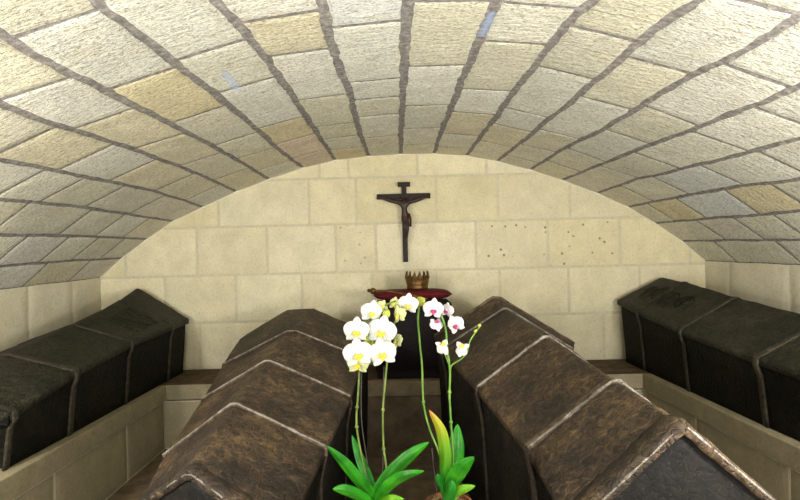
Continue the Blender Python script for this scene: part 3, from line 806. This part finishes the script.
# right plant
o2 = empty('potted_orchid', b2); tag(o2, 'orchid with few blush flowers and a yellowing leaf, the right of the two', 'orchid', 'orchids between the sarcophagi')
pot(o2, b2, .07, P(449, 503, YO).z-ST)
y = YO+.01
leaf(o2, [(449,503,y),(445,476,y-.01),(445,455,y-.02),(441,430,y-.04),(429,410,y-.06)], 12.5, M['leaf_yellow'], .3)
leaf(o2, [(450,503,y),(451,480,y+.02),(455,460,y+.03),(457,443,y+.04),(457.5,424,y+.06)], 17, M['leaf'], -.2)
leaf(o2, [(449,500,y+.03),(447,478,y+.04),(449,462,y+.05),(452,446,y+.06),(455,432,y+.06)], 16, M['leaf_dark'], .5)
leaf(o2, [(450,500,y-.02),(452,484,y-.04),(457,474,y-.06),(464,465,y-.09),(474,457,y-.12)], 17, M['leaf'], -.35)
leaf(o2, [(450,503,y-.02),(455,494,y-.05),(463,489,y-.08),(475,486,y-.11)], 9.5, M['leaf_light'], -.25)
leaf(o2, [(449,505,y-.03),(449,496,y-.05),(451,488,y-.07),(452,480,y-.08)], 13, M['leaf_dark'], .3)
leaf(o2, [(448,503,y),(444,490,y-.02),(440,480,y-.03),(437,474,y-.04)], 9, M['leaf_dark'], .4)
stalk(o2, [(449,500,y),(444,470,y+.02),(437.6,449,y+.04),(429,427,y+.05),(423.5,402,y+.06),(422,366,y+.07),(419.5,340,y+.07),(418,318,y+.06),(420,303,y+.05)], .0033, M['stalk_green'], nodes=(.5,))
stalk(o2, [(450,500,y),(453,461,y-.01),(451,422,y),(449.5,395,y+.01),(450,372,y+.01),(447.4,349,y+.02),(445.5,328,y+.02),(441,315,y+.02)], .0033, M['stalk_green'], nodes=(.3, .45))
stalk(o2, [(450,372,y+.01),(452,365,y),(461,359,y),(467,352,y),(470,341,y),(475,333,y),(480,326,y)], .0024, M['stalk_green'])
stalk(o2, [(449.5,366,y+.01),(446,357,y),(443,349,y)], .002, M['stalk_green'])
stalk(o2, [(437,492,y+.02),(434,470,y+.03),(432,448,y+.04)], .0022, M['stake'], 'stake')
F2 = [(433.5,309.5,0,21,'pink',6,4,8,10),(446.5,310.5,.03,15,'pink',-42,0,10,18),(437,323.5,.02,15,'pink',25,30,180,14),(455,325,0,19,'pink',-28,6,-28,24),
      (443.5,346,0,17,'white',20,34,170,48),(461.5,348,-.01,17,'white',-18,34,-168,48)]
for u, v, dy, w, kd, ya, pi, ro, fo_ in F2: flower(o2, u, v, y+dy, w, kd, ya, pi, ro, fo_)
bud(o2, 421, 301, y+.045, 9, 10, 60, M['bud']); bud(o2, 479.5, 325.5, y, 4, 3.2, 60, M['bud']); bud(o2, 475.5, 331, y-.005, 4, 3, 40, M['bud'])
# ------------------------------------------------------------------ light
w = bpy.data.worlds.new('world'); scn.world = w; w.use_nodes = True
w.node_tree.nodes['Background'].inputs[0].default_value = (.99, 1.0, .96, 1); w.node_tree.nodes['Background'].inputs[1].default_value = 1.7
def lamp(name, loc, power, color, size, target=None, spot=None):
    d = bpy.data.lights.new(name, 'AREA' if target is not None else 'POINT'); d.energy = power; d.color = color
    if target is not None: d.shape = 'DISK'; d.size = size
    else: d.shadow_soft_size = size
    o = bpy.data.objects.new(name, d); col.objects.link(o); o.location = loc
    if target is not None: o.rotation_euler = (Vector(target)-Vector(loc)).to_track_quat('-Z', 'Y').to_euler()
    return o
lamp('lamp_left', (-1.85, .9, EYE+.06), 105, (.985, .98, .925), .10)
lamp('lamp_right', (1.75, .7, EYE-.1), 160, (.985, .98, .925), .14)
lamp('front_fill', (.1, -2.6, .3), 92, (.985, .98, .925), 1.6, (.1, 2.6, 2.7))  # unseen fill added behind the camera for vault and end wall
lamp('vault_fill', (.1, -.1, .12), 12, (.97, 1.0, .97), .6, (.1, .5, 2.7)).data.spread = math.radians(100)  # unseen fill added near the floor to brighten the vault
# ------------------------------------------------------------------ camera and view
cam = bpy.data.cameras.new('camera'); co = bpy.data.objects.new('camera', cam); col.objects.link(co)
cam.sensor_fit = 'HORIZONTAL'; cam.sensor_width = 36; cam.lens = F/800*36
cam.shift_x = (400-VU)/800; cam.shift_y = (VV-250)/800; cam.clip_start = .02
R_ = Matrix.Rotation(math.pi/2, 3, 'X') @ Matrix.Rotation(-ROLL, 3, 'Z')
co.rotation_euler = R_.to_euler(); co.location = (0, 0, EYE)
scn.camera = co
vs_ = scn.view_settings
vs_.view_transform = 'Standard'; vs_.look = 'None'; vs_.gamma = 1; vs_.use_curve_mapping = False; vs_.exposure = 0.08
